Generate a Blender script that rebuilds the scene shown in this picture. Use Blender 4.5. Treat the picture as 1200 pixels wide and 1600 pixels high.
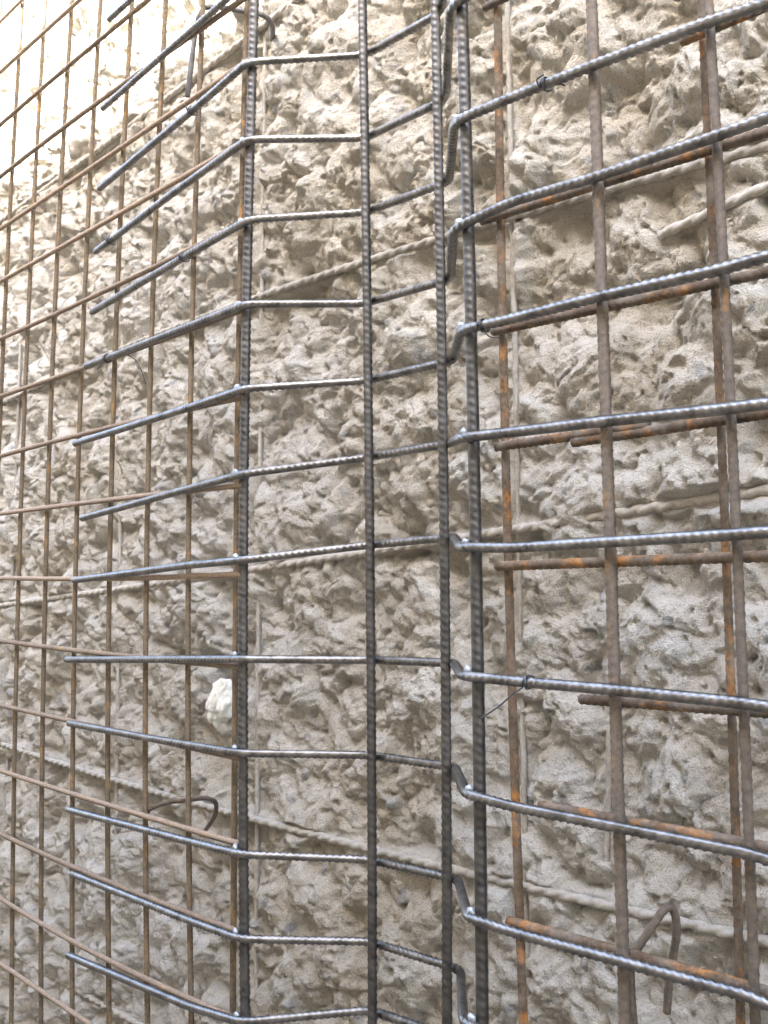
import bpy, bmesh, math, random
import numpy as np
from mathutils import Vector, noise as mnoise

for o in list(bpy.data.objects):
    bpy.data.objects.remove(o, do_unlink=True)
scene = bpy.context.scene
col = scene.collection

# ------------------------------------------------------------------ camera
# World: X runs along the wall (right is +X), Y points into the wall
# (the rusty grid hangs in the plane y = 0), Z is up with 0 at eye height.
cam_data = bpy.data.cameras.new('camera')
cam = bpy.data.objects.new('camera', cam_data)
col.objects.link(cam)
cam_data.sensor_fit = 'VERTICAL'
cam_data.sensor_height = 36.0
cam_data.lens = 36.0
cam_data.clip_start = 0.05
cam_data.clip_end = 500.0
cam.location = (0.0, -1.0, 0.0)
cam.rotation_euler = (math.radians(90 + 5.1), 0.0, math.radians(47.5))
scene.camera = cam

# ------------------------------------------------------------------ light
SUN_ELEV = math.radians(36)
SUN_SIDE = math.radians(14)          # sun stands behind the camera, a little to the right
world = bpy.data.worlds.new('World')
scene.world = world
world.use_nodes = True
wn = world.node_tree
wn.nodes.clear()
sky = wn.nodes.new('ShaderNodeTexSky')
sky.sky_type = 'NISHITA'
sky.sun_disc = False
sky.sun_elevation = SUN_ELEV
sky.sun_rotation = math.radians(180) - SUN_SIDE
sky.air_density = 1.0
sky.dust_density = 3.0
bg = wn.nodes.new('ShaderNodeBackground')
bg.inputs['Strength'].default_value = 0.15
wo = wn.nodes.new('ShaderNodeOutputWorld')
wn.links.new(sky.outputs[0], bg.inputs['Color'])
wn.links.new(bg.outputs[0], wo.inputs['Surface'])

sun_dir = Vector((math.sin(SUN_SIDE) * math.cos(SUN_ELEV),
                  -math.cos(SUN_SIDE) * math.cos(SUN_ELEV), math.sin(SUN_ELEV)))   # towards the sun
sun_data = bpy.data.lights.new('sun', 'SUN')
sun_data.energy = 5.0
sun_data.angle = math.radians(0.53)
sun_data.color = (1.0, 0.98, 0.94)
sun = bpy.data.objects.new('sun', sun_data)
col.objects.link(sun)
sun.rotation_euler = (-sun_dir).to_track_quat('-Z', 'Y').to_euler()
sun.location = (3, -6, 8)

scene.view_settings.view_transform = 'Standard'
scene.view_settings.look = 'None'
scene.view_settings.gamma = 1.0
scene.view_settings.exposure = 4.0
scene.view_settings.use_curve_mapping = False
scene.render.engine = 'CYCLES'
scene.cycles.max_bounces = 6
scene.cycles.diffuse_bounces = 4

rnd = random.Random(7)

# ------------------------------------------------------------------ measured bar lines (metres)
LEFT_UPRIGHTS = [
    [(-2.441,0,-1.42),(-2.482,0,-0.8417),(-2.507,0,-0.2633),(-2.512,0,0.315),(-2.497,0,0.8933),(-2.461,0,1.472),(-2.412,0,2.05)],
    [(-2.296,0,-1.42),(-2.337,0,-0.8417),(-2.362,0,-0.2633),(-2.367,0,0.315),(-2.352,0,0.8933),(-2.316,0,1.472),(-2.267,0,2.05)],
    [(-2.136,0,-1.42),(-2.183,0,-0.8417),(-2.214,0,-0.2633),(-2.221,0,0.315),(-2.204,0,0.8933),(-2.163,0,1.472),(-2.112,0,2.05)],
    [(-1.987,0,-1.42),(-2.034,0,-0.8417),(-2.065,0,-0.2633),(-2.073,0,0.315),(-2.055,0,0.8933),(-2.013,0,1.472),(-1.962,0,2.05)],
    [(-1.828,0,-1.42),(-1.876,0,-0.8417),(-1.911,0,-0.2633),(-1.921,0,0.315),(-1.905,0,0.8933),(-1.865,0,1.472),(-1.818,0,2.05)],
    [(-1.683,0,-1.42),(-1.728,0,-0.8417),(-1.762,0,-0.2633),(-1.772,0,0.315),(-1.758,0,0.8933),(-1.723,0,1.472),(-1.683,0,2.05)],
    [(-1.536,0,-1.42),(-1.577,0,-0.8417),(-1.61,0,-0.2633),(-1.622,0,0.315),(-1.612,0,0.8933),(-1.583,0,1.472),(-1.551,0,2.05)],
    [(-1.465,0.008,-1.42),(-1.47,0.008,-0.8417),(-1.475,0.008,-0.2633),(-1.479,0.008,0.315),(-1.471,0.008,0.8933),(-1.45,0.008,1.472),(-1.427,0.008,2.05)],
    [(-2.591,0,-1.42),(-2.632,0,-0.8417),(-2.657,0,-0.2633),(-2.662,0,0.315),(-2.647,0,0.8933),(-2.611,0,1.472),(-2.562,0,2.05)]]
LEFT_RAILS = [
    [(-2.8,-0.0105,1.528),(-2.727,-0.0105,1.527),(-2.403,-0.0105,1.521),(-2.08,-0.0105,1.515),(-1.756,-0.0105,1.509),(-1.433,-0.0105,1.503)],
    [(-2.8,-0.0105,1.383),(-2.727,-0.0105,1.382),(-2.403,-0.0105,1.376),(-2.08,-0.0105,1.37),(-1.756,-0.0105,1.363),(-1.433,-0.0105,1.357)],
    [(-2.8,-0.0105,1.229),(-2.727,-0.0105,1.23),(-2.403,-0.0105,1.233),(-2.08,-0.0105,1.232),(-1.756,-0.0105,1.227),(-1.433,-0.0105,1.219)],
    [(-2.8,-0.0105,1.085),(-2.727,-0.0105,1.086),(-2.403,-0.0105,1.091),(-2.08,-0.0105,1.09),(-1.756,-0.0105,1.083),(-1.433,-0.0105,1.074)],
    [(-2.8,-0.0105,0.9493),(-2.727,-0.0105,0.9491),(-2.403,-0.0105,0.9482),(-2.08,-0.0105,0.9484),(-1.756,-0.0105,0.9497),(-1.433,-0.0105,0.952)],
    [(-2.8,-0.0105,0.8119),(-2.727,-0.0105,0.8112),(-2.403,-0.0105,0.8082),(-2.08,-0.0105,0.8065),(-1.756,-0.0105,0.8062),(-1.433,-0.0105,0.8074)],
    [(-2.8,-0.0105,0.6638),(-2.727,-0.0105,0.6625),(-2.403,-0.0105,0.6572),(-2.08,-0.0105,0.6549),(-1.756,-0.0105,0.6562),(-1.433,-0.0105,0.6604)],
    [(-2.8,-0.0105,0.5174),(-2.727,-0.0105,0.516),(-2.403,-0.0105,0.51),(-2.08,-0.0105,0.5059),(-1.756,-0.0105,0.5043),(-1.433,-0.0105,0.5051)],
    [(-2.8,-0.0105,0.3568),(-2.727,-0.0105,0.3576),(-2.403,-0.0105,0.3608),(-2.08,-0.0105,0.3612),(-1.756,-0.0105,0.3582),(-1.433,-0.0105,0.3517)],
    [(-2.8,-0.0105,0.2205),(-2.727,-0.0105,0.2198),(-2.403,-0.0105,0.2168),(-2.08,-0.0105,0.2126),(-1.756,-0.0105,0.2069),(-1.433,-0.0105,0.1999)],
    [(-2.8,-0.0105,0.0716),(-2.727,-0.0105,0.0694),(-2.403,-0.0105,0.0596),(-2.08,-0.0105,0.0525),(-1.756,-0.0105,0.0489),(-1.433,-0.0105,0.0487)],
    [(-2.8,-0.0105,-0.0774),(-2.727,-0.0105,-0.0797),(-2.403,-0.0105,-0.0899),(-2.08,-0.0105,-0.098),(-1.756,-0.0105,-0.1033),(-1.433,-0.0105,-0.1057)],
    [(-2.8,-0.0105,-0.2349),(-2.727,-0.0105,-0.236),(-2.403,-0.0105,-0.2409),(-2.08,-0.0105,-0.2459),(-1.756,-0.0105,-0.2508),(-1.433,-0.0105,-0.2557)],
    [(-2.8,-0.0105,-0.3855),(-2.727,-0.0105,-0.3865),(-2.403,-0.0105,-0.3909),(-2.08,-0.0105,-0.3939),(-1.756,-0.0105,-0.3947),(-1.433,-0.0105,-0.3935)],
    [(-2.8,-0.0105,-0.5226),(-2.727,-0.0105,-0.5247),(-2.403,-0.0105,-0.5339),(-2.08,-0.0105,-0.5395),(-1.756,-0.0105,-0.5393),(-1.433,-0.0105,-0.5333)],
    [(-2.8,-0.0105,-0.6579),(-2.727,-0.0105,-0.6614),(-2.403,-0.0105,-0.6769),(-2.08,-0.0105,-0.6859),(-1.756,-0.0105,-0.684),(-1.433,-0.0105,-0.6713)],
    [(-2.8,-0.0105,-0.815),(-2.727,-0.0105,-0.8157),(-2.403,-0.0105,-0.8186),(-2.08,-0.0105,-0.8225),(-1.756,-0.0105,-0.828),(-1.433,-0.0105,-0.8338)]]
RIGHT_UPRIGHTS = [
    [(-0.8151,0.011,-1.42),(-0.8297,0.011,-1.038),(-0.8442,0.011,-0.655),(-0.8576,0.011,-0.2725),(-0.8671,0.011,0.11),(-0.8727,0.011,0.4925),(-0.8743,0.011,0.875)],
    [(-0.672,-0.015,-1.42),(-0.6788,-0.015,-0.8417),(-0.6857,-0.015,-0.2633),(-0.6944,-0.015,0.315),(-0.7051,-0.015,0.8933),(-0.7165,-0.015,1.472),(-0.7279,-0.015,2.05)],
    [(-0.5301,-0.015,-1.42),(-0.53,-0.015,-0.8417),(-0.5305,-0.015,-0.2633),(-0.5385,-0.015,0.315),(-0.5554,-0.015,0.8933),(-0.5746,-0.015,1.472),(-0.5937,-0.015,2.05)],
    [(-0.5675,0.013,-1.42),(-0.5616,0.013,-0.8417),(-0.5566,0.013,-0.2633),(-0.5612,0.013,0.315),(-0.5731,0.013,0.8933),(-0.5851,0.013,1.472),(-0.597,0.013,2.05)]]
RIGHT_RAILS = [
    [(-0.59,-0.001,0.635),(-0.5,-0.001,0.6325),(-0.4,-0.001,0.627),(-0.26,-0.001,0.624)],
    [(-0.896,-0.001,0.5117),(-0.702,-0.001,0.5035),(-0.508,-0.001,0.4952),(-0.314,-0.001,0.487),(-0.26,-0.001,0.4847)],
    [(-0.878,-0.001,0.3567),(-0.6885,-0.001,0.3506),(-0.499,-0.001,0.3445),(-0.3095,-0.001,0.3385),(-0.26,-0.001,0.3369)],
    [(-0.874,-0.001,0.2028),(-0.8175,-0.001,0.2024),(-0.761,-0.001,0.202),(-0.7045,-0.001,0.2016),(-0.648,-0.001,0.2012)],
    [(-0.751,-0.001,0.1942),(-0.5933,-0.001,0.1953),(-0.4355,-0.001,0.1965),(-0.2778,-0.001,0.1977),(-0.26,-0.001,0.1978)],
    [(-0.874,-0.001,0.0477),(-0.6855,-0.001,0.048),(-0.497,-0.001,0.0483),(-0.3085,-0.001,0.0486),(-0.26,-0.001,0.0487)],
    [(-0.746,-0.001,-0.1126),(-0.5895,-0.001,-0.1109),(-0.433,-0.001,-0.1093),(-0.2765,-0.001,-0.1077),(-0.26,-0.001,-0.1075)],
    [(-0.809,-0.001,-0.2445),(-0.6368,-0.001,-0.2448),(-0.4645,-0.001,-0.245),(-0.2922,-0.001,-0.2453),(-0.26,-0.001,-0.2453)],
    [(-0.862,-0.001,-0.3925),(-0.6765,-0.001,-0.3892),(-0.491,-0.001,-0.386),(-0.3055,-0.001,-0.3828),(-0.26,-0.001,-0.382)]]
BENT = [
    [(-1.938,-0.023,1.244),(-1.413,-0.023,1.254),(-1.262,0.115,1.264),(-1.07,0.115,1.264),(-0.915,-0.03,1.274),(-0.26,-0.03,1.282)],
    [(-1.957,-0.023,1.053),(-1.413,-0.023,1.089),(-1.262,0.115,1.099),(-1.07,0.115,1.109),(-0.915,-0.03,1.119),(-0.26,-0.03,1.127)],
    [(-1.962,-0.023,0.8777),(-1.597,-0.023,0.916),(-1.417,-0.023,0.9381),(-1.266,0.115,0.9406),(-1.084,0.115,0.9362),(-0.9121,-0.03,0.9412),(-0.26,-0.03,0.9412)],
    [(-1.97,-0.023,0.7426),(-1.66,-0.023,0.7761),(-1.414,-0.023,0.7973),(-1.265,0.115,0.7918),(-1.073,0.115,0.7886),(-0.9248,-0.03,0.8155),(-0.26,-0.03,0.8155)],
    [(-1.983,-0.023,0.6138),(-1.617,-0.023,0.6402),(-1.408,-0.023,0.6531),(-1.265,0.115,0.6609),(-1.067,0.115,0.6538),(-0.9177,-0.03,0.6487),(-0.8163,-0.03,0.6446),(-0.6924,-0.03,0.6367),(-0.538,-0.03,0.6249),(-0.473,-0.03,0.6158),(-0.26,-0.03,0.5956)],
    [(-2.006,-0.023,0.5007),(-1.584,-0.023,0.5049),(-1.412,-0.023,0.5066),(-1.265,0.115,0.503),(-1.065,0.115,0.4974),(-0.9213,-0.03,0.5001),(-0.8183,-0.03,0.5076),(-0.6909,-0.03,0.4992),(-0.5368,-0.03,0.4956),(-0.4773,-0.03,0.4953),(-0.26,-0.03,0.4914)],
    [(-2.044,-0.023,0.3404),(-1.59,-0.023,0.3534),(-1.413,-0.023,0.361),(-1.264,0.115,0.3706),(-1.061,0.115,0.3693),(-0.9085,-0.03,0.3592),(-0.8205,-0.03,0.3563),(-0.6878,-0.03,0.3552),(-0.5318,-0.03,0.3497),(-0.4823,-0.03,0.3508),(-0.26,-0.03,0.346)],
    [(-2.002,-0.023,0.1772),(-1.581,-0.023,0.2056),(-1.41,-0.023,0.2161),(-1.262,0.115,0.2409),(-1.065,0.115,0.2426),(-0.911,-0.03,0.216),(-0.8225,-0.03,0.2127),(-0.6858,-0.03,0.2083),(-0.5315,-0.03,0.2013),(-0.4876,-0.03,0.2003),(-0.26,-0.03,0.1911)],
    [(-2.033,-0.023,0.048),(-1.581,-0.023,0.0679),(-1.412,-0.023,0.0718),(-1.259,0.115,0.0951),(-1.062,0.115,0.0994),(-0.91,-0.03,0.0726),(-0.8246,-0.03,0.0683),(-0.6855,-0.03,0.0693),(-0.5286,-0.03,0.0703),(-0.4921,-0.03,0.071),(-0.26,-0.03,0.0731)],
    [(-2.056,-0.023,-0.1184),(-1.576,-0.023,-0.098),(-1.414,-0.023,-0.0916),(-1.255,0.115,-0.0914),(-1.063,0.115,-0.0884),(-0.9093,-0.03,-0.0925),(-0.827,-0.03,-0.0944),(-0.6782,-0.03,-0.0961),(-0.5273,-0.03,-0.0996),(-0.4982,-0.03,-0.1019),(-0.26,-0.03,-0.1096)],
    [(-2.036,-0.023,-0.2483),(-1.715,-0.023,-0.2479),(-1.415,-0.023,-0.2442),(-1.253,0.115,-0.2435),(-1.062,0.115,-0.2406),(-0.904,-0.03,-0.2404),(-0.8292,-0.03,-0.2448),(-0.6792,-0.03,-0.2456),(-0.5253,-0.03,-0.2469),(-0.5034,-0.03,-0.2492),(-0.26,-0.03,-0.2542)],
    [(-2.028,-0.023,-0.4231),(-1.562,-0.023,-0.4096),(-1.408,-0.023,-0.4041),(-1.253,0.115,-0.4072),(-1.057,0.115,-0.4002),(-0.9022,-0.03,-0.3915),(-0.8313,-0.03,-0.3924),(-0.6768,-0.03,-0.3882),(-0.53,-0.03,-0.3841),(-0.5082,-0.03,-0.3871),(-0.26,-0.03,-0.3855)],
    [(-2.006,-0.023,-0.5472),(-1.562,-0.023,-0.5414),(-1.408,-0.023,-0.5365),(-1.251,0.115,-0.5333),(-1.053,0.115,-0.526),(-0.9121,-0.03,-0.521),(-0.26,-0.03,-0.521)],
    [(-2.011,-0.023,-0.7093),(-1.557,-0.023,-0.6817),(-1.402,-0.023,-0.6631),(-1.251,0.115,-0.6376),(-1.06,0.115,-0.6243),(-0.9121,-0.03,-0.6193),(-0.26,-0.03,-0.6193)]]
UPRIGHTS = [
    [(-1.38,-0.007,-1.42),(-1.407,-0.007,-0.8417),(-1.429,-0.007,-0.2633),(-1.436,-0.007,0.315),(-1.427,-0.007,0.8933),(-1.406,-0.007,1.472),(-1.384,-0.007,2.05)],
    [(-1.224,0.0998,-1.42),(-1.226,0.0998,-0.8417),(-1.229,0.0998,-0.2633),(-1.238,0.0998,0.315),(-1.251,0.0998,0.8933),(-1.269,0.0998,1.472),(-1.287,0.0998,2.05)],
    [(-1.071,0.0998,-1.42),(-1.068,0.0998,-0.8417),(-1.065,0.0998,-0.2633),(-1.069,0.0998,0.315),(-1.079,0.0998,0.8933),(-1.093,0.0998,1.472),(-1.107,0.0998,2.05)],
    [(-0.8933,-0.0148,-1.42),(-0.8937,-0.0148,-0.8417),(-0.8951,-0.0148,-0.2633),(-0.9029,-0.0148,0.315),(-0.918,-0.0148,0.8933),(-0.9364,-0.0148,1.472),(-0.9548,-0.0148,2.05)]]
OLD_RAILS = [
    [(-3.2,0.182,1.155),(-2.989,0.182,1.158),(-2.778,0.182,1.162),(-2.567,0.182,1.166),(-2.357,0.182,1.171),(-2.146,0.182,1.177),(-1.935,0.182,1.183),(-1.724,0.182,1.19),(-1.513,0.182,1.197)],
    [(-3.2,0.182,0.5717),(-2.825,0.182,0.5941),(-2.45,0.182,0.6104),(-2.075,0.182,0.6183),(-1.7,0.182,0.6178),(-1.325,0.182,0.6089),(-0.95,0.182,0.5916),(-0.575,0.182,0.5659),(-0.2,0.182,0.5351)],
    [(-3.2,0.182,-0.0214),(-2.825,0.182,-0.0007),(-2.45,0.182,0.0207),(-2.075,0.182,0.0428),(-1.7,0.182,0.0658),(-1.325,0.182,0.0895),(-0.95,0.182,0.1141),(-0.575,0.182,0.1395),(-0.2,0.182,0.1653)],
    [(-3.2,0.182,-0.3811),(-2.825,0.182,-0.395),(-2.45,0.182,-0.4058),(-2.075,0.182,-0.4125),(-1.7,0.182,-0.415),(-1.325,0.182,-0.4135),(-0.95,0.182,-0.4078),(-0.575,0.182,-0.3981),(-0.2,0.182,-0.3862)],
    [(-3.2,0.182,-0.9356),(-3,0.182,-0.9343),(-2.8,0.182,-0.9329),(-2.6,0.182,-0.9304),(-2.4,0.182,-0.9268),(-2.2,0.182,-0.922),(-2,0.182,-0.9161),(-1.8,0.182,-0.9098),(-1.6,0.182,-0.9036)],
    [(-0.7399,0.182,0.4946),(-0.6724,0.182,0.5037),(-0.6049,0.182,0.5129),(-0.5375,0.182,0.522),(-0.47,0.182,0.5311),(-0.4025,0.182,0.5402),(-0.335,0.182,0.5494),(-0.2675,0.182,0.5585),(-0.2,0.182,0.5676)]]
OLD_UPRIGHTS = [
    [(-1.658,0.196,-1.42),(-1.666,0.196,-0.8417),(-1.672,0.196,-0.2633),(-1.674,0.196,0.315),(-1.673,0.196,0.8933),(-1.669,0.196,1.472),(-1.664,0.196,2.05)],
    [(-0.9895,0.196,-1.42),(-0.9939,0.196,-0.8417),(-0.9985,0.196,-0.2633),(-1.005,0.196,0.315),(-1.013,0.196,0.8933),(-1.023,0.196,1.472),(-1.032,0.196,2.05)],
    [(-2.21,0.196,-1.42),(-2.219,0.196,-1.058),(-2.228,0.196,-0.6967),(-2.237,0.196,-0.335),(-2.244,0.196,0.0267),(-2.251,0.196,0.3883),(-2.258,0.196,0.75)],
    [(-2.849,0.196,-1.42),(-2.857,0.196,-1.058),(-2.864,0.196,-0.6967),(-2.869,0.196,-0.335),(-2.872,0.196,0.0267),(-2.873,0.196,0.3883),(-2.87,0.196,0.75)],
    [(-0.8539,0.196,-0.3527),(-0.8524,0.196,-0.3217),(-0.8508,0.196,-0.2908),(-0.8493,0.196,-0.2599),(-0.8477,0.196,-0.2289),(-0.8462,0.196,-0.198),(-0.8446,0.196,-0.1671)]]
HOOK_A = [(-1.758,0,-0.4282),(-1.758,0.005,-0.3936),(-1.737,0.01,-0.3794),(-1.716,0.03,-0.3708),(-1.674,0.05,-0.3629),(-1.647,0.06,-0.358),(-1.645,0.08,-0.3661),(-1.669,0.1,-0.385),(-1.725,0.13,-0.4177),(-1.886,0.2,-0.4938)]
HOOK_B = [(-0.6896,0.012,-0.4894),(-0.6949,0.014,-0.4153),(-0.6925,0.02,-0.3951),(-0.6808,0.03,-0.3713),(-0.6732,0.045,-0.3516),(-0.6694,0.055,-0.3456),(-0.6676,0.065,-0.3564),(-0.6696,0.07,-0.3793),(-0.6777,0.075,-0.4059),(-0.6877,0.08,-0.4433),(-0.6943,0.085,-0.4766)]
HOOK_C = [(-1.709,0.035,1.005),(-1.685,0.035,1.127),(-1.669,0.035,1.157),(-1.654,0.04,1.17),(-1.614,0.06,1.159),(-1.585,0.085,1.149),(-1.569,0.11,1.147),(-1.569,0.13,1.144),(-1.583,0.15,1.141),(-1.64,0.19,1.156)]
STUB = [(-0.8884,0,0.8087),(-0.8768,0,0.809),(-0.8395,0,0.8056)]

R_NEW, R_UP, R_LEFT, R_RIGHT, R_OLD = 0.0059, 0.0072, 0.0049, 0.0058, 0.0043
WALL_Y = 0.190
GROUND_Z = -1.40
SHADE_Z = 1.265            # the sun reaches the wall above this height

# ------------------------------------------------------------------ node helpers
def new_mat(name):
    m = bpy.data.materials.new(name)
    m.use_nodes = True
    nt = m.node_tree
    nt.nodes.clear()
    out = nt.nodes.new('ShaderNodeOutputMaterial')
    b = nt.nodes.new('ShaderNodeBsdfPrincipled')
    nt.links.new(b.outputs[0], out.inputs['Surface'])
    return m, nt, b

def coords(nt, scale=(1, 1, 1), kind='Object'):
    tc = nt.nodes.new('ShaderNodeTexCoord')
    mp = nt.nodes.new('ShaderNodeMapping')
    mp.inputs['Scale'].default_value = scale
    nt.links.new(tc.outputs[kind], mp.inputs['Vector'])
    return mp.outputs[0]

def noise(nt, vec, scale, detail=4, rough=0.6, dist=0.0):
    n = nt.nodes.new('ShaderNodeTexNoise')
    n.inputs['Scale'].default_value = scale
    n.inputs['Detail'].default_value = detail
    n.inputs['Roughness'].default_value = rough
    n.inputs['Distortion'].default_value = dist
    nt.links.new(vec, n.inputs['Vector'])
    return n.outputs[0]

def ramp(nt, fac, stops, interp='LINEAR'):
    r = nt.nodes.new('ShaderNodeValToRGB')
    r.color_ramp.interpolation = interp
    e = r.color_ramp.elements
    while len(e) < len(stops):
        e.new(0.5)
    for i, (p, c) in enumerate(stops):
        e[i].position = p
        e[i].color = (c, c, c, 1) if isinstance(c, (int, float)) else (*c, 1)
    nt.links.new(fac, r.inputs[0])
    return r.outputs[0]

def mix(nt, fac, a, b, mode='MIX'):
    m = nt.nodes.new('ShaderNodeMix')
    m.data_type = 'RGBA'
    m.blend_type = mode
    for sock, v in ((0, fac), (6, a), (7, b)):
        if isinstance(v, (int, float)):
            m.inputs[sock].default_value = v if sock == 0 else (v, v, v, 1)
        elif isinstance(v, tuple):
            m.inputs[sock].default_value = (*v, 1)
        else:
            nt.links.new(v, m.inputs[sock])
    return m.outputs[2]

def bump(nt, b, pairs):
    prev = None
    for h, strength, dist in pairs:
        n = nt.nodes.new('ShaderNodeBump')
        n.inputs['Strength'].default_value = strength
        n.inputs['Distance'].default_value = dist
        nt.links.new(h, n.inputs['Height'])
        if prev is not None:
            nt.links.new(prev, n.inputs['Normal'])
        prev = n.outputs[0]
    nt.links.new(prev, b.inputs['Normal'])

def obj_random(nt):
    return nt.nodes.new('ShaderNodeObjectInfo').outputs['Random']

def mat_concrete():
    m, nt, b = new_mat('hacked_concrete')
    v = coords(nt)
    big = noise(nt, v, 1.3, 3, 0.55)
    mid = noise(nt, v, 9.0, 4, 0.65)
    fine = noise(nt, v, 100.0, 4, 0.75)
    grain = noise(nt, v, 380.0, 1, 0.7)
    # warm cement paste against paler broken faces
    c = mix(nt, ramp(nt, mid, [(0.32, 0.0), (0.68, 1.0)]), (0.41, 0.362, 0.278), (0.555, 0.517, 0.443))
    c = mix(nt, ramp(nt, big, [(0.40, 0.0), (0.62, 1.0)]), c, mix(nt, 0.45, c, (0.54, 0.525, 0.49)))
    # grey blue stones held in the broken face
    at = nt.nodes.new('ShaderNodeAttribute')
    at.attribute_name = 'stone'
    stone_c = mix(nt, ramp(nt, noise(nt, v, 18.0, 1, 0.5), [(0.4, 0.0), (0.6, 1.0)]), (0.24, 0.245, 0.25), (0.38, 0.375, 0.36))
    stf = mix(nt, 1.0, at.outputs['Fac'], ramp(nt, fine, [(0.40, 0.9), (0.66, 0.25)]), 'MULTIPLY')
    c = mix(nt, stf, c, stone_c)
    # soft grey smears
    sm = noise(nt, v, 6.0, 4, 0.75)
    c = mix(nt, ramp(nt, sm, [(0.60, 0.0), (0.74, 0.55)]), c, (0.30, 0.30, 0.295))
    # fine sand speckle
    c = mix(nt, ramp(nt, fine, [(0.28, 0.4), (0.42, 0.0)]), c, (0.20, 0.175, 0.145))
    c = mix(nt, ramp(nt, fine, [(0.56, 0.0), (0.72, 0.6)]), c, (0.62, 0.61, 0.58))
    c = mix(nt, ramp(nt, grain, [(0.29, 0.6), (0.40, 0.0)]), c, (0.12, 0.108, 0.09))
    nt.links.new(c, b.inputs['Base Color'])
    b.inputs['Roughness'].default_value = 0.95
    b.inputs['Specular IOR Level'].default_value = 0.15
    bump(nt, b, [(noise(nt, v, 130.0, 4, 0.82), 1.0, 0.0075)])
    return m

def mat_rust(name, dark, brown, orange, amount, rough=0.82, dusty=0.0, metal=0.0, stretch=(1, 1, 1)):
    m, nt, b = new_mat(name)
    v = coords(nt)
    n1 = noise(nt, coords(nt, stretch), 50.0, 5, 0.75)
    n2 = noise(nt, v, 140.0, 4, 0.7)
    rdm = obj_random(nt)
    c = mix(nt, ramp(nt, n2, [(0.35, 0.0), (0.66, 1.0)]), dark, brown)
    lo = 0.68 - amount * 0.25
    c = mix(nt, ramp(nt, n1, [(lo, 0.0), (lo + 0.12, 0.85)]), c, orange)
    c = mix(nt, 1.0, c, ramp(nt, rdm, [(0.0, 0.82), (1.0, 1.18)]), 'MULTIPLY')
    if dusty:
        nd = noise(nt, v, 20.0, 6, 0.75)
        c = mix(nt, ramp(nt, nd, [(0.45, 0.0), (0.62, dusty)]), c, (0.45, 0.42, 0.365))
    nt.links.new(c, b.inputs['Base Color'])
    b.inputs['Roughness'].default_value = rough
    b.inputs['Metallic'].default_value = metal
    b.inputs['Specular IOR Level'].default_value = 0.3
    bump(nt, b, [(noise(nt, v, 600.0, 4, 0.7), 0.5, 0.0012)])
    return m

def mat_steel(name, c0, c1, rough0, rough1, metal, rust=0.0):
    m, nt, b = new_mat(name)
    v = coords(nt)
    n1 = noise(nt, v, 45.0, 5, 0.65)
    n2 = noise(nt, v, 300.0, 3, 0.6)
    c = mix(nt, ramp(nt, n1, [(0.34, 0.0), (0.68, 1.0)]), c0, c1)
    if rust:
        n3 = noise(nt, v, 16.0, 5, 0.7)
        c = mix(nt, ramp(nt, n3, [(0.56, 0.0), (0.70, rust)]), c, (0.20, 0.13, 0.085))
    nt.links.new(c, b.inputs['Base Color'])
    nt.links.new(ramp(nt, n1, [(0.3, rough0), (0.7, rough1)]), b.inputs['Roughness'])
    b.inputs['Metallic'].default_value = metal
    bump(nt, b, [(n2, 0.25, 0.0006)])
    return m

def mat_plain(name, c0, c1, scale, rough, bscale=None, bdist=0.01):
    m, nt, b = new_mat(name)
    v = coords(nt)
    c = mix(nt, ramp(nt, noise(nt, v, scale, 6, 0.65), [(0.3, 0.0), (0.7, 1.0)]), c0, c1)
    nt.links.new(c, b.inputs['Base Color'])
    b.inputs['Roughness'].default_value = rough
    b.inputs['Specular IOR Level'].default_value = 0.2
    if bscale:
        bump(nt, b, [(noise(nt, v, bscale, 5, 0.7), 0.7, bdist)])
    return m

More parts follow.
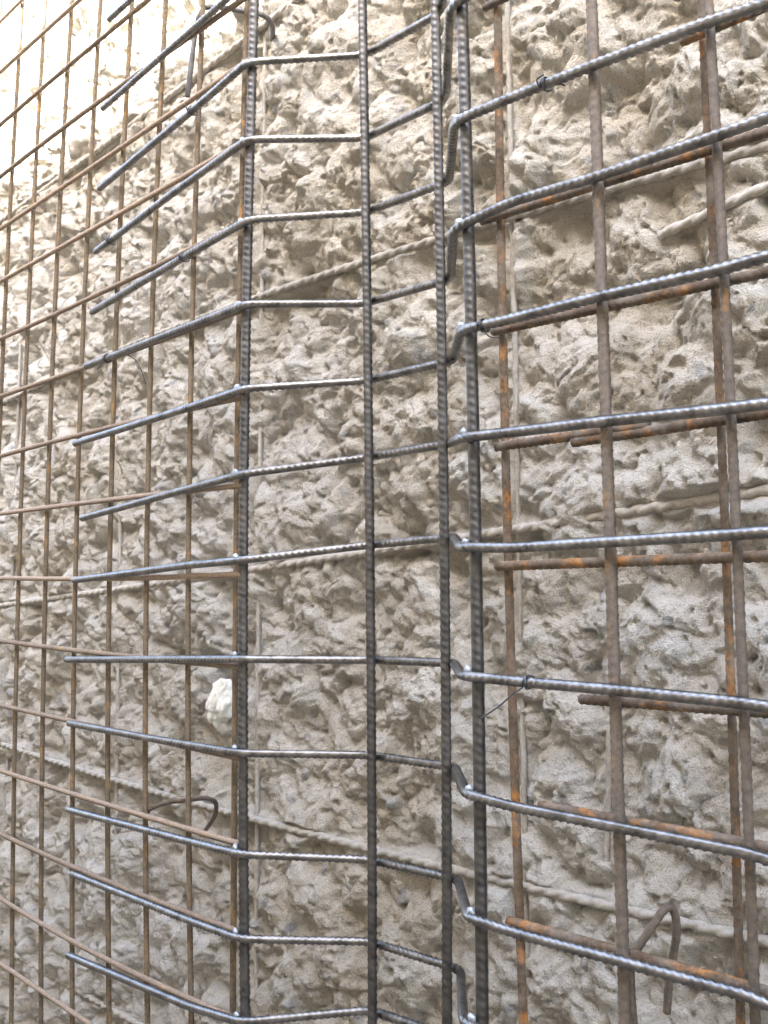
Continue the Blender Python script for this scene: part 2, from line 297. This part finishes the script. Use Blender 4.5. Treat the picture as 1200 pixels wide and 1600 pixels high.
M = {
    'concrete': mat_concrete(),
    'rust_upright': mat_rust('rusty_upright', (0.095, 0.075, 0.052), (0.18, 0.13, 0.078), (0.36, 0.19, 0.055), 0.45, stretch=(1, 1, 0.3)),
    'rust_rail': mat_rust('rusty_rail', (0.19, 0.14, 0.10), (0.30, 0.23, 0.165), (0.38, 0.25, 0.115), 0.30, stretch=(0.3, 1, 1)),
    'rust_heavy': mat_rust('heavy_rust', (0.07, 0.054, 0.040), (0.15, 0.10, 0.06), (0.38, 0.165, 0.04), 0.62, dusty=0.22, stretch=(0.5, 1, 0.5)),
    'rust_dark': mat_rust('dark_rust', (0.10, 0.082, 0.066), (0.175, 0.142, 0.11), (0.32, 0.175, 0.065), 0.42, 0.6, metal=0.2, stretch=(1, 1, 0.4)),
    'old_bar': mat_rust('dusty_old_bar', (0.29, 0.26, 0.21), (0.43, 0.40, 0.35), (0.32, 0.20, 0.11), 0.18, 0.95, dusty=0.5),
    'steel': mat_steel('new_steel', (0.12, 0.114, 0.105), (0.275, 0.265, 0.25), 0.27, 0.42, 0.9),
    'scale': mat_steel('mill_scale_steel', (0.062, 0.058, 0.052), (0.125, 0.117, 0.107), 0.36, 0.52, 0.7, rust=0.35),
    'hook': mat_steel('dark_hook_steel', (0.10, 0.10, 0.10), (0.18, 0.17, 0.16), 0.45, 0.6, 0.5, rust=0.3),
    'weld': mat_steel('weld_metal', (0.30, 0.32, 0.34), (0.50, 0.53, 0.56), 0.42, 0.6, 0.7),
    'wire': mat_steel('tie_wire', (0.05, 0.05, 0.052), (0.11, 0.11, 0.115), 0.4, 0.6, 0.6),
    'foam': mat_plain('expanding_foam', (0.72, 0.69, 0.59), (0.84, 0.82, 0.74), 60.0, 0.8, 220.0, 0.002),
    'earth': mat_plain('trench_earth', (0.20, 0.165, 0.125), (0.30, 0.26, 0.21), 2.0, 0.95, 14.0, 0.05),
    'facing_wall': mat_plain('facing_wall_concrete', (0.30, 0.27, 0.23), (0.40, 0.37, 0.33), 1.5, 0.95, 9.0, 0.04),
}

# ------------------------------------------------------------------ object helpers
def link(name, me, mat, parent=None):
    o = bpy.data.objects.new(name, me)
    col.objects.link(o)
    if mat is not None:
        me.materials.append(mat)
    if parent is not None:
        o.parent = parent
        o.matrix_parent_inverse = parent.matrix_world.inverted()
    return o

def tag(o, label, cat, group=None):
    o['label'] = label
    o['category'] = cat
    if group:
        o['group'] = group
    return o

def empty(name, loc):
    o = bpy.data.objects.new(name, None)
    o.empty_display_size = 0.1
    col.objects.link(o)
    o.location = loc
    bpy.context.view_layer.update()
    return o

def mesh_from(name, verts, quads, extra=None, smooth=True):
    me = bpy.data.meshes.new(name)
    verts = np.asarray(verts, dtype=np.float32)
    quads = np.asarray(quads, dtype=np.int32)
    nq = len(quads)
    loops = quads.reshape(-1)
    starts = np.arange(nq, dtype=np.int32) * 4
    totals = np.full(nq, 4, dtype=np.int32)
    if extra:
        for f in extra:
            starts = np.append(starts, np.int32(len(loops)))
            totals = np.append(totals, np.int32(len(f)))
            loops = np.append(loops, np.asarray(f, dtype=np.int32))
    me.vertices.add(len(verts))
    me.vertices.foreach_set('co', verts.reshape(-1))
    me.loops.add(len(loops))
    me.loops.foreach_set('vertex_index', loops)
    me.polygons.add(len(starts))
    me.polygons.foreach_set('loop_start', starts)
    me.polygons.foreach_set('loop_total', totals)
    me.update(calc_edges=True)
    me.polygons.foreach_set('use_smooth', np.full(len(starts), smooth))
    me.validate()
    return me

def smooth_path(ctrl, step):
    """Catmull-Rom through the points, resampled evenly."""
    P = np.array(ctrl, dtype=float)
    if len(P) == 2:
        dense = np.array([P[0] + (P[1] - P[0]) * t for t in np.linspace(0, 1, 40)])
    else:
        Q = np.vstack([2 * P[0] - P[1], P, 2 * P[-1] - P[-2]])
        seg = []
        for i in range(1, len(Q) - 2):
            p0, p1, p2, p3 = Q[i - 1:i + 3]
            t = np.linspace(0, 1, 24, endpoint=False)[:, None]
            seg.append(0.5 * (2 * p1 + (p2 - p0) * t + (2 * p0 - 5 * p1 + 4 * p2 - p3) * t ** 2
                              + (3 * p1 - p0 - 3 * p2 + p3) * t ** 3))
        dense = np.vstack(seg + [P[-1:]])
    return resample(dense, step)

def fillet_path(ctrl, step, radius):
    """Straight runs with rounded bends, as a bar comes off the bending bench."""
    P = [np.array(p, dtype=float) for p in ctrl]
    pts = [P[0]]
    for i in range(1, len(P) - 1):
        a, b, c = P[i - 1], P[i], P[i + 1]
        la, lc = np.linalg.norm(a - b), np.linalg.norm(c - b)
        r = min(radius, 0.45 * la, 0.45 * lc)
        s, e = b + (a - b) / la * r, b + (c - b) / lc * r
        for t in np.linspace(0, 1, 9):
            pts.append((1 - t) ** 2 * s + 2 * t * (1 - t) * b + t * t * e)
    pts.append(P[-1])
    return resample(np.array(pts), step)

def resample(dense, step):
    d = np.linalg.norm(np.diff(dense, axis=0), axis=1)
    s = np.concatenate([[0], np.cumsum(d)])
    n = max(3, int(round(s[-1] / step)) + 1)
    t = np.linspace(0, s[-1], n)
    return np.stack([np.interp(t, s, dense[:, k]) for k in range(3)], 1), t

def bar_mesh(name, path, s, R, sides, pitch, rib, slant, long_rib, spin, wobble=0.0, flip=True):
    """A ribbed reinforcing bar: slanted cross ribs on both flanks and two long ribs."""
    T = np.gradient(path, axis=0)
    T /= np.linalg.norm(T, axis=1)[:, None]
    ref = np.array([0.0, 1.0, 0.0]) if abs(T[0][1]) < 0.8 else np.array([1.0, 0.0, 0.0])
    N = np.zeros_like(T)
    n = ref - T[0] * (ref @ T[0])
    n /= np.linalg.norm(n)
    for i in range(len(T)):                       # parallel transport
        n = n - T[i] * (n @ T[i])
        n /= np.linalg.norm(n)
        N[i] = n
    B = np.cross(T, N)
    th = np.linspace(0, 2 * np.pi, sides, endpoint=False)
    TH, S = np.meshgrid(th, s)
    fl = np.where(TH < np.pi, 1.0, -1.0 if flip else 1.0)
    ph = S / pitch + fl * slant * TH / np.pi
    cres = np.abs(np.sin(TH)) ** 0.6 if long_rib else np.ones_like(TH)
    if long_rib:
        r = R + rib * cres * np.clip(np.cos(2 * np.pi * ph), 0, 1) ** 1.5
    else:                                         # twisted bar: broad strands, narrow grooves
        r = R + rib * np.abs(np.sin(np.pi * ph)) ** 0.8
    if long_rib:
        r += long_rib * np.exp(-(np.sin(TH) / 0.2) ** 2)
    if wobble:
        r *= 1 + wobble * np.sin(S * 173.0 + 2 * TH) * np.sin(S * 61.0 + TH)
    a = TH + spin
    V = path[:, None, :] + r[..., None] * (np.cos(a)[..., None] * N[:, None, :] + np.sin(a)[..., None] * B[:, None, :])
    m, k = len(path), sides
    i0 = (np.arange(m - 1)[:, None] * k + np.arange(k)[None, :])
    i1 = (np.arange(m - 1)[:, None] * k + (np.arange(k)[None, :] + 1) % k)
    Q = np.stack([i0, i1, i1 + k, i0 + k], -1).reshape(-1, 4)
    caps = [list(range(k))[::-1], list(range((m - 1) * k, m * k))]
    return mesh_from(name, V.reshape(-1, 3), Q, caps)

def ribbed(name, ctrl, R, sides, pitch, per, mat, parent, rib=0.14, slant=1.1, long_rib=0.12, fillet=None, wobble=0.0, flip=True):
    step = pitch / per
    path, s = fillet_path(ctrl, step, fillet) if fillet else smooth_path(ctrl, step)
    me = bar_mesh(name, path, s + rnd.random(), R, sides, pitch, rib * R, slant, long_rib * R, rnd.uniform(0, 6.28), wobble, flip)
    return link(name, me, mat, parent)

def wire_mesh(name, ctrl, R, sides=6, step=0.002):
    path, s = smooth_path(ctrl, step)
    return bar_mesh(name, path, s, R, sides, 1.0, 0.0, 0.0, 0.0, 0.0)

# ------------------------------------------------------------------ numpy noise for the broken face
def hash2(ix, iz, seed):
    h = (ix.astype(np.int64) * 374761393 + iz.astype(np.int64) * 668265263 + seed * 2147483647) & 0xFFFFFFFF
    h = ((h ^ (h >> 13)) * 1274126177) & 0xFFFFFFFF
    h = ((h ^ (h >> 16)) * 2246822519) & 0xFFFFFFFF
    return ((h ^ (h >> 15)) & 0xFFFFFF).astype(np.float64) / 0xFFFFFF

def gnoise(x, z, seed):
    ix, iz = np.floor(x), np.floor(z)
    fx, fz = x - ix, z - iz
    ux, uz = fx ** 3 * (fx * (fx * 6 - 15) + 10), fz ** 3 * (fz * (fz * 6 - 15) + 10)
    def g(dx, dz):
        a = hash2(ix + dx, iz + dz, seed) * 2 * np.pi
        return np.cos(a) * (fx - dx) + np.sin(a) * (fz - dz)
    a = g(0, 0) * (1 - ux) + g(1, 0) * ux
    b = g(0, 1) * (1 - ux) + g(1, 1) * ux
    return (a * (1 - uz) + b * uz) * 1.5

def fbm(x, z, scale, octaves, seed, gain=0.5):
    t, a, s = 0.0, 1.0, scale
    for o in range(octaves):
        t = t + a * gnoise(x / s, z / s, seed + o * 17)
        a *= gain
        s *= 0.5
    return t

def chunks(x, z, cell, seed, hv, grad, curv):
    """Broken lumps: the highest of many tilted, rounded pieces, with sharp creases between them."""
    u, w = x / cell, z / cell
    ix, iz = np.floor(u), np.floor(w)
    best = np.full(x.shape, -9.0)
    for dx in (-1, 0, 1):
        for dz in (-1, 0, 1):
            cx, cz = ix + dx, iz + dz
            du = u - cx - hash2(cx, cz, seed)
            dw = w - cz - hash2(cx, cz, seed + 1)
            ga = hash2(cx, cz, seed + 2) * 2 * np.pi
            gm = grad * hash2(cx, cz, seed + 3)
            h = hv * (hash2(cx, cz, seed + 4) - 0.5) + gm * (np.cos(ga) * du + np.sin(ga) * dw) - curv * (du * du + dw * dw)
            best = np.maximum(best, h)
    return best * cell

def pits(x, z, cell, seed, prob, r0, r1):
    u, w = x / cell, z / cell
    ix, iz = np.floor(u), np.floor(w)
    best = np.zeros(x.shape)
    for dx in (-1, 0, 1):
        for dz in (-1, 0, 1):
            cx, cz = ix + dx, iz + dz
            du = (u - cx - hash2(cx, cz, seed)) * cell
            dw = (w - cz - hash2(cx, cz, seed + 1)) * cell
            r = r0 + (r1 - r0) * hash2(cx, cz, seed + 2)
            on = hash2(cx, cz, seed + 3) < prob
            d = np.sqrt(du * du + (dw * 1.25) ** 2) / r
            best = np.maximum(best, np.where(on, np.clip(1.15 - d, 0, 1) * r, 0))
    return best

def stones(x, z, cell, seed, prob, r0, r1):
    u, w = x / cell, z / cell
    ix, iz = np.floor(u), np.floor(w)
    cap, mask = np.zeros(x.shape), np.zeros(x.shape)
    for dx in (-1, 0, 1):
        for dz in (-1, 0, 1):
            cx, cz = ix + dx, iz + dz
            du = (u - cx - hash2(cx, cz, seed)) * cell
            dw = (w - cz - hash2(cx, cz, seed + 1)) * cell
            a = hash2(cx, cz, seed + 4) * 3.14
            e, f = du * np.cos(a) + dw * np.sin(a), (-du * np.sin(a) + dw * np.cos(a)) * 1.4
            r = r0 + (r1 - r0) * hash2(cx, cz, seed + 2) ** 2
            on = hash2(cx, cz, seed + 3) < prob
            d = np.sqrt(e * e + f * f) / r
            m = np.where(on, np.clip((1.08 - d) * 6, 0, 1), 0)
            cap = np.where(m > mask, np.sqrt(np.clip(1 - d * d, 0, 1)) * r * 0.6, cap)
            mask = np.maximum(mask, m)
    return cap, mask

def face_height(X, Z):
    """How far the broken face stands out of the mean wall plane (metres)."""
    wx = 0.020 * gnoise(X / 0.11, Z / 0.11, 11) + 0.0035 * gnoise(X / 0.04, Z / 0.04, 12) + 0.0018 * gnoise(X / 0.016, Z / 0.016, 15)
    wz = 0.020 * gnoise(X / 0.11, Z / 0.11, 13) + 0.0035 * gnoise(X / 0.04, Z / 0.04, 14) + 0.0018 * gnoise(X / 0.016, Z / 0.016, 16)
    x, z = X + wx, Z + wz
    # chisel blows run down to the right, so the lumps are drawn out that way
    ca, sa = math.cos(0.6), math.sin(0.6)
    p, q = (x * ca - z * sa) * 0.93, (x * sa + z * ca) * 1.07
    h = 0.018 * fbm(X, Z, 0.55, 3, 21)
    h = h + 0.80 * chunks(p, q, 0.125, 31, 0.24, 0.45, 0.42)
    coarse = h - 0.012
    calm = np.clip(0.5 + 1.1 * fbm(X, Z, 0.30, 2, 41), 0.42, 1.0)
    h = h + (0.55 + 0.5 * calm) * chunks(p, q, 0.062, 51, 0.36, 0.50, 0.62)
    h = h + (0.25 + 0.9 * calm) * chunks(x, z, 0.030, 61, 0.36, 0.42, 0.68)
    h = h + 0.8 * chunks(x, z, 0.0135, 66, 0.4, 0.45, 0.65) * (0.5 + 0.5 * calm)
    h = h + 0.0048 * fbm(x, z, 0.024, 3, 71, 0.75) * (0.5 + 0.6 * calm)
    h = h - 0.7 * pits(x, z, 0.15, 85, 0.35, 0.012, 0.026)
    h = h - 1.5 * pits(x, z, 0.062, 81, 0.50, 0.005, 0.014) - 1.9 * pits(x, z, 0.028, 91, 0.45, 0.003, 0.0075)
    # rounded stones still held in the paste
    cap, stone = stones(X + 0.3 * wx, Z + 0.3 * wz, 0.060, 131, 0.30, 0.006, 0.014)
    keep = np.clip(stone, 0, 1)
    h = h * (1 - keep) + np.maximum(np.minimum(coarse, h + 0.004) + cap, h - 0.002) * keep
    # loose grit left by the breaker
    h = h + 0.0024 * (hash2(np.round(X * 1e5), np.round(Z * 1e5), 7) - 0.5) * (0.6 + 0.8 * calm) * (1 - 0.7 * keep)
    return h, stone

# ------------------------------------------------------------------ ground and the unseen opposite wall, added behind the camera for its shade
def add_sheet(name, xs, ys, zf, mat):
    X, Y = np.meshgrid(xs, ys)
    V = np.stack([X, Y, zf(X, Y)], -1).reshape(-1, 3)
    n, m = len(xs), len(ys)
    i = (np.arange(m - 1)[:, None] * n + np.arange(n - 1)[None, :])
    Q = np.stack([i, i + 1, i + n + 1, i + n], -1).reshape(-1, 4)
    return link(name, mesh_from(name, V, Q), mat)

gx = np.concatenate([np.linspace(-150, -9, 10), np.linspace(-8, 6, 120), np.linspace(7, 150, 10)])
gy = np.concatenate([np.linspace(-150, -6, 10), np.linspace(-5, 1, 60), np.linspace(2, 150, 10)])
ground = add_sheet('ground', gx, gy, lambda x, y: GROUND_Z + 0.02 * fbm(x, y, 0.6, 3, 5), M['earth'])
ground['kind'] = 'structure'

FACING_WALL_Y = -2.4  # set close, so less sky reaches the foot of the hacked wall
FACING_WALL_TOP = SHADE_Z + (WALL_Y - FACING_WALL_Y) * math.tan(SUN_ELEV) / math.cos(SUN_SIDE)  # top edge set to put the shadow line at the shade height
def facing_wall():
    xs = np.linspace(-14, 12, 150)
    zs = np.concatenate([np.linspace(GROUND_Z - 0.1, FACING_WALL_TOP - 0.02, 50), [FACING_WALL_TOP]])
    X, Z = np.meshgrid(xs, zs)
    Y = FACING_WALL_Y - 0.03 + 0.06 * fbm(X, Z, 0.8, 3, 3)
    Y[-1] = FACING_WALL_Y
    n, m = len(xs), len(zs)
    V = list(np.stack([X, Y, Z], -1).reshape(-1, 3))
    i = (np.arange(m - 1)[:, None] * n + np.arange(n - 1)[None, :])
    Q = np.stack([i, i + n, i + n + 1, i + 1], -1).reshape(-1, 4)
    k = len(V)
    for (x, z) in ((-14, GROUND_Z - 0.1), (12, GROUND_Z - 0.1), (12, FACING_WALL_TOP), (-14, FACING_WALL_TOP)):
        V.append(np.array([x, FACING_WALL_Y - 3.0, z]))
    bl, br, tl, tr = 0, n - 1, (m - 1) * n, m * n - 1
    extra = [list(range(tl, tr + 1)) + [k + 2, k + 3], [k, k + 1, k + 2, k + 3],
             [bl + r * n for r in range(m)] + [k + 3, k], [k + 1, k + 2] + [br + r * n for r in range(m - 1, -1, -1)]]
    o = link('unseen_facing_wall', mesh_from('unseen_facing_wall', V, Q, extra, smooth=False), M['facing_wall'])
    o['kind'] = 'structure'
facing_wall()

# ------------------------------------------------------------------ the hacked concrete wall with its old bars
def wall():
    # columns get wider to the left where the wall runs away from the eye
    fx, x = [], -0.42
    while x > -3.35:
        fx.append(x)
        x -= 0.0022 + 0.0016 * max(0.0, -x - 0.6)
    xs = np.concatenate([np.linspace(-9, -3.42, 40), np.array(fx[::-1]), np.linspace(-0.38, 4.5, 40)])
    zs = np.concatenate([np.linspace(GROUND_Z - 0.1, -1.23, 8), np.arange(-1.2, 1.96, 0.0031), np.linspace(2.0, 3.6, 16)])
    X, Z = np.meshgrid(xs, zs)
    H, stone = face_height(X, Z)
    fine = (X > -3.35) & (X < -0.42)
    H = 0.88 * (H - np.median(H[fine]))
    H = np.clip(H, -0.08, 0.040)
    Y = WALL_Y - H
    # concrete is broken away round the old bars, and still grips them here and there
    grip = fbm(X, Z, 0.16, 2, 101)
    gr2 = fbm(X, Z, 0.03, 2, 105)
    def clear(d, yb, inside, keep):
        RO = 1.55 * R_OLD
        lim = yb + 0.1 * RO - np.clip(d - 1.2 * RO, 0, None) * 2.2 - 0.07 * np.clip(grip - keep, 0, 0.25)
        near = yb + 0.95 * RO + np.clip(d - RO, 0, None) * 3.0 + 0.6 * RO * gr2
        out = np.maximum(Y, lim)
        out = np.minimum(out, np.maximum(near, lim))
        return np.where(inside, out, Y)
    for b in OLD_RAILS:
        p = np.array(b)
        zb = np.interp(X[0], p[:, 0], p[:, 2])
        d = np.abs(Z - zb[None, :])
        Y = clear(d, p[0, 1], (X > p[0, 0]) & (X < p[-1, 0]) & (d < 0.06), 0.42)
    for b in OLD_UPRIGHTS:
        p = np.array(b)
        xb = np.interp(Z[:, 0], p[:, 2], p[:, 0])
        d = np.abs(X - xb[:, None])
        Y = clear(d, p[0, 1], (Z > p[0, 2]) & (Z < p[-1, 2]) & (d < 0.05), 0.08)
    # lumps lean out a little over the hollows below them
    XX = X + 0.005 * gnoise(X / 0.03, Z / 0.03, 111)
    ZZ = Z - 0.10 * np.clip(WALL_Y - Y, -0.03, 0.04) + 0.005 * gnoise(X / 0.03, Z / 0.03, 112)
    n, m = len(xs), len(zs)
    V = np.stack([XX, Y, ZZ], -1).reshape(-1, 3)
    i = (np.arange(m - 1)[:, None] * n + np.arange(n - 1)[None, :])
    Q = np.stack([i, i + 1, i + n + 1, i + n], -1).reshape(-1, 4)
    k = len(V)
    back = np.array([[xs[0], 0.8, zs[0]], [xs[-1], 0.8, zs[0]], [xs[-1], 0.8, zs[-1]], [xs[0], 0.8, zs[-1]]])
    V = np.vstack([V, back])
    bl, br, tl, tr = 0, n - 1, (m - 1) * n, m * n - 1
    extra = [list(range(tl, tr + 1)) + [k + 2, k + 3], [k, k + 3, k + 2, k + 1],
             [bl + r * n for r in range(m - 1, -1, -1)] + [k, k + 3][::1], [br + r * n for r in range(m)] + [k + 2, k + 1]]
    root = empty('concrete_wall', (-1.8, 0.45, GROUND_Z))
    tag(root, 'rough hacked pale concrete wall behind the steel bars', 'wall')
    me = mesh_from('broken_face', V, Q, extra, smooth=True)
    att = me.attributes.new('stone', 'FLOAT', 'POINT')
    att.data.foreach_set('value', np.append(stone.reshape(-1), np.zeros(4)).astype(np.float32))
    link('broken_face', me, M['concrete'], root)
    for b in OLD_RAILS:
        ribbed('embedded_bar', b, R_OLD, 14, 0.030, 12, M['old_bar'], root, 0.70, 1.0, 0.0, wobble=0.08, flip=False)
    for b in OLD_UPRIGHTS:
        ribbed('embedded_bar', b, R_OLD * 0.85, 8, 0.020, 7, M['old_bar'], root, 0.4, 1.0, 0.0, wobble=0.12, flip=False)
wall()

# ------------------------------------------------------------------ rusty grids
grid_l = empty('rusty_bar_grid', (-2.0, 0.0, GROUND_Z))
tag(grid_l, 'rusty square grid of thin bars filling the left side', 'rebar grid')
for b in LEFT_UPRIGHTS:
    ribbed('upright_bar', b, R_LEFT, 8, 0.008, 3, M['rust_upright'], grid_l, 0.22, 0.8, 0.10)
for b in LEFT_RAILS:
    ribbed('cross_bar', b, R_LEFT, 8, 0.008, 3, M['rust_rail'], grid_l, 0.2, 0.8, 0.10)

grid_r = empty('rusty_bar_grid', (-0.6, 0.0, GROUND_Z))
tag(grid_r, 'rusty brown grid of thicker bars on the right, behind the shiny bars', 'rebar grid')
for i, b in enumerate(RIGHT_UPRIGHTS):
    if i == 3:                                    # the rear bar of the close pair
        b = [(x - 0.004, y, z) for x, y, z in b]
    ribbed('upright_bar', b, (0.0055, 0.0067, 0.0052, 0.0046)[i], 12, 0.0105, 4,
           M['rust_heavy'] if i in (0, 3) else M['rust_dark'], grid_r, 0.15, 0.9, 0.12)
for b in RIGHT_RAILS:
    ribbed('cross_bar', b, R_RIGHT, 12, 0.0095, 4, M['rust_heavy'], grid_r, 0.22, 0.9, 0.12)

# ------------------------------------------------------------------ new bars, welded together into one cage
cage = empty('welded_bar_cage', (-1.1, 0.04, GROUND_Z))
tag(cage, 'shiny grey cage of stepped horizontal bars welded to four thick uprights', 'rebar cage')
for b in UPRIGHTS:
    ribbed('upright_bar', b, R_UP * (1.08 if b is UPRIGHTS[0] else 1.0), 14, 0.0115, 5, M['scale'], cage, 0.22, 1.0, 0.18)

def ico(sub):
    bm = bmesh.new()
    bmesh.ops.create_icosphere(bm, subdivisions=sub, radius=1.0)
    return bm

def weld(loc, size, parent):
    bm = ico(2)
    sx, sy, sz = size * rnd.uniform(0.9, 1.3), size * 0.8, size * rnd.uniform(0.8, 1.2)
    k = rnd.random() * 20
    for v in bm.verts:
        c = v.co
        f = 1 + 0.28 * math.sin(c.x * 5 + k) * math.cos(c.z * 4 + k * 1.7) + 0.15 * math.sin(c.y * 9 + c.x * 7 + k)
        v.co = Vector((c.x * sx * f, c.y * sy * f, c.z * sz * f)) + Vector(loc)
    for f in bm.faces:
        f.smooth = True
    me = bpy.data.meshes.new('weld_bead')
    bm.to_mesh(me)
    bm.free()
    return link('weld_bead', me, M['weld'], parent)

def line_at(ctrl, axis, val, want):
    p = sorted(ctrl, key=lambda q: q[axis])
    return float(np.interp(val, [q[axis] for q in p], [q[want] for q in p]))

for b in BENT:
    o = ribbed('bent_bar', b, R_NEW, 16, 0.0108, 5, M['steel'], cage, 0.27, 1.0, 0.16, fillet=0.022)
    for up, side, y in ((UPRIGHTS[0], -1, -0.019), (UPRIGHTS[3], -1, -0.026)):
        ztry = line_at(b, 0, -1.42 if y > -0.02 else -0.9, 2)
        x = line_at(up, 2, ztry, 0)
        z = line_at(b, 0, x, 2)
        weld((x + side * 0.006, y - 0.001, z + 0.007), 0.0052, o)

# ------------------------------------------------------------------ loose hooks and anchors
def hook(name, ctrl, R, mat, label, cat='hook'):
    path, s = smooth_path(ctrl, 0.0025)
    me = bar_mesh(name, path, s, R, 10, 0.009, 0.12 * R, 0.9, 0.10 * R, 1.0)
    return tag(link(name, me, mat), label, cat)
hook('anchor_hook', HOOK_A, 0.0042, M['rust_dark'], 'dark bent hook arching out of the wall at lower left')
hook('anchor_hook', HOOK_B, 0.0047, M['rust_dark'], 'bent bar looped like a shepherd crook at the bottom right corner')
hook('anchor_hook', HOOK_C, 0.0052, M['hook'], 'dark angled bar bent over at the top, near the sunlit patch')
hook('short_bar_stub', STUB, 0.0052, M['rust_dark'], 'short rusty bar end beside the top of the orange upright', 'bar stub')

# ------------------------------------------------------------------ tie wires
def tie(x, ctrl, R, tails, label, turns=1.4, depth=0.004):
    y, z = line_at(ctrl, 0, x, 1), line_at(ctrl, 0, x, 2)
    a0 = -0.8
    pts = []
    n = int(turns * 14)
    for i in range(n + 1):
        a = a0 + turns * 2 * math.pi * i / n
        e = R + 0.0022
        yy = y + math.cos(a) * -e if math.cos(a) > 0 else y - math.cos(a) * (e + depth)
        pts.append((x + 0.005 * (i / n - 0.5) + 0.0012 * math.sin(a * 2.3), yy, z + math.sin(a) * e))
    head = [tuple(np.array(pts[0]) + np.array(t)) for t in tails[0]]
    tail = [tuple(np.array(pts[-1]) + np.array(t)) for t in tails[1]]
    me = wire_mesh('tie_wire', head[::-1] + pts + tail, 0.0011)
    tag(link('tie_wire', me, M['wire']), label, 'tie wire', 'wire ties on the shiny bars')

short = ([(0.004, -0.008, -0.006), (0.010, -0.012, -0.012)], [(0.006, -0.005, -0.012), (0.018, -0.006, -0.022)])
tie(-1.597, BENT[2], R_NEW, ([(0.003, -0.006, 0.008), (0.0, -0.010, 0.014)], [(0.01, 0.0, -0.012), (0.022, 0.004, -0.035)]),
    'wire tie with a hanging tail on the third bent bar from the top')
tie(-1.905, BENT[3], R_NEW, ([(-0.004, -0.005, 0.010), (-0.010, -0.008, 0.020)], [(0.008, -0.003, -0.010)]),
    'small wire tie near the left tip of the fourth bent bar from the top')
tie(-1.617, BENT[4], R_NEW, ([(0.004, -0.006, 0.006)], [(0.012, 0.0, -0.012), (0.030, 0.006, -0.016)]),
    'wire tie midway along the left end of the fifth bent bar from the top')
tie(-1.909, BENT[5], R_NEW, ([(-0.004, -0.004, -0.010), (-0.014, -0.006, -0.016)], [(0.010, 0.030, 0.004), (0.012, 0.06, -0.010), (0.004, 0.085, -0.05)]),
    'thick wire tie near the left tip of the sixth bent bar, tail hanging', 2.4)
tie(-0.762, BENT[4], R_NEW, ([(0.0, -0.007, 0.008), (0.012, -0.008, 0.010)], [(0.012, -0.002, -0.010), (0.026, 0.0, -0.020)]),
    'wire tie with curling tail on the topmost shiny bar crossing the right side')
tie(-0.869, BENT[6], R_NEW, ([(0.004, -0.006, 0.006)], [(0.010, 0.0, -0.010), (0.022, 0.008, -0.012)]),
    'dark wire tie beside the weld on the third shiny bar at right', 1.9)
tie(-0.802, BENT[9], R_NEW, ([(-0.010, -0.006, -0.008), (-0.028, -0.012, -0.024), (-0.052, -0.018, -0.040)], [(0.010, -0.004, -0.008), (0.022, 0.0, -0.008)]),
    'wire tie with long straight tail pointing down left to the fourth upright', 1.6)

# ------------------------------------------------------------------ blob of foam stuck on the wall
def foam():
    bm = ico(5)
    for v in bm.verts:
        c = v.co.copy()
        f = 1 + 0.30 * mnoise.noise(c * 1.6 + Vector((3, 1, 7))) + 0.16 * mnoise.noise(c * 3.7) + 0.07 * mnoise.noise(c * 8.5)
        lean = 0.35 * c.z + (0.55 if c.z > 0.55 else 0.0) * (c.z - 0.55)
        v.co = Vector((c.x * 0.027 * f * (1.0 - 0.35 * max(0, c.z)) + 0.022 * lean, c.y * 0.030 * f, c.z * 0.043 * f))
    for f in bm.faces:
        f.smooth = True
    me = bpy.data.meshes.new('foam_blob')
    bm.to_mesh(me)
    bm.free()
    o = link('foam_blob', me, M['foam'])
    o.location = (-1.728, 0.150, -0.193)
    tag(o, 'white blob of foam stuck on the wall beside the left upright', 'foam')
foam()
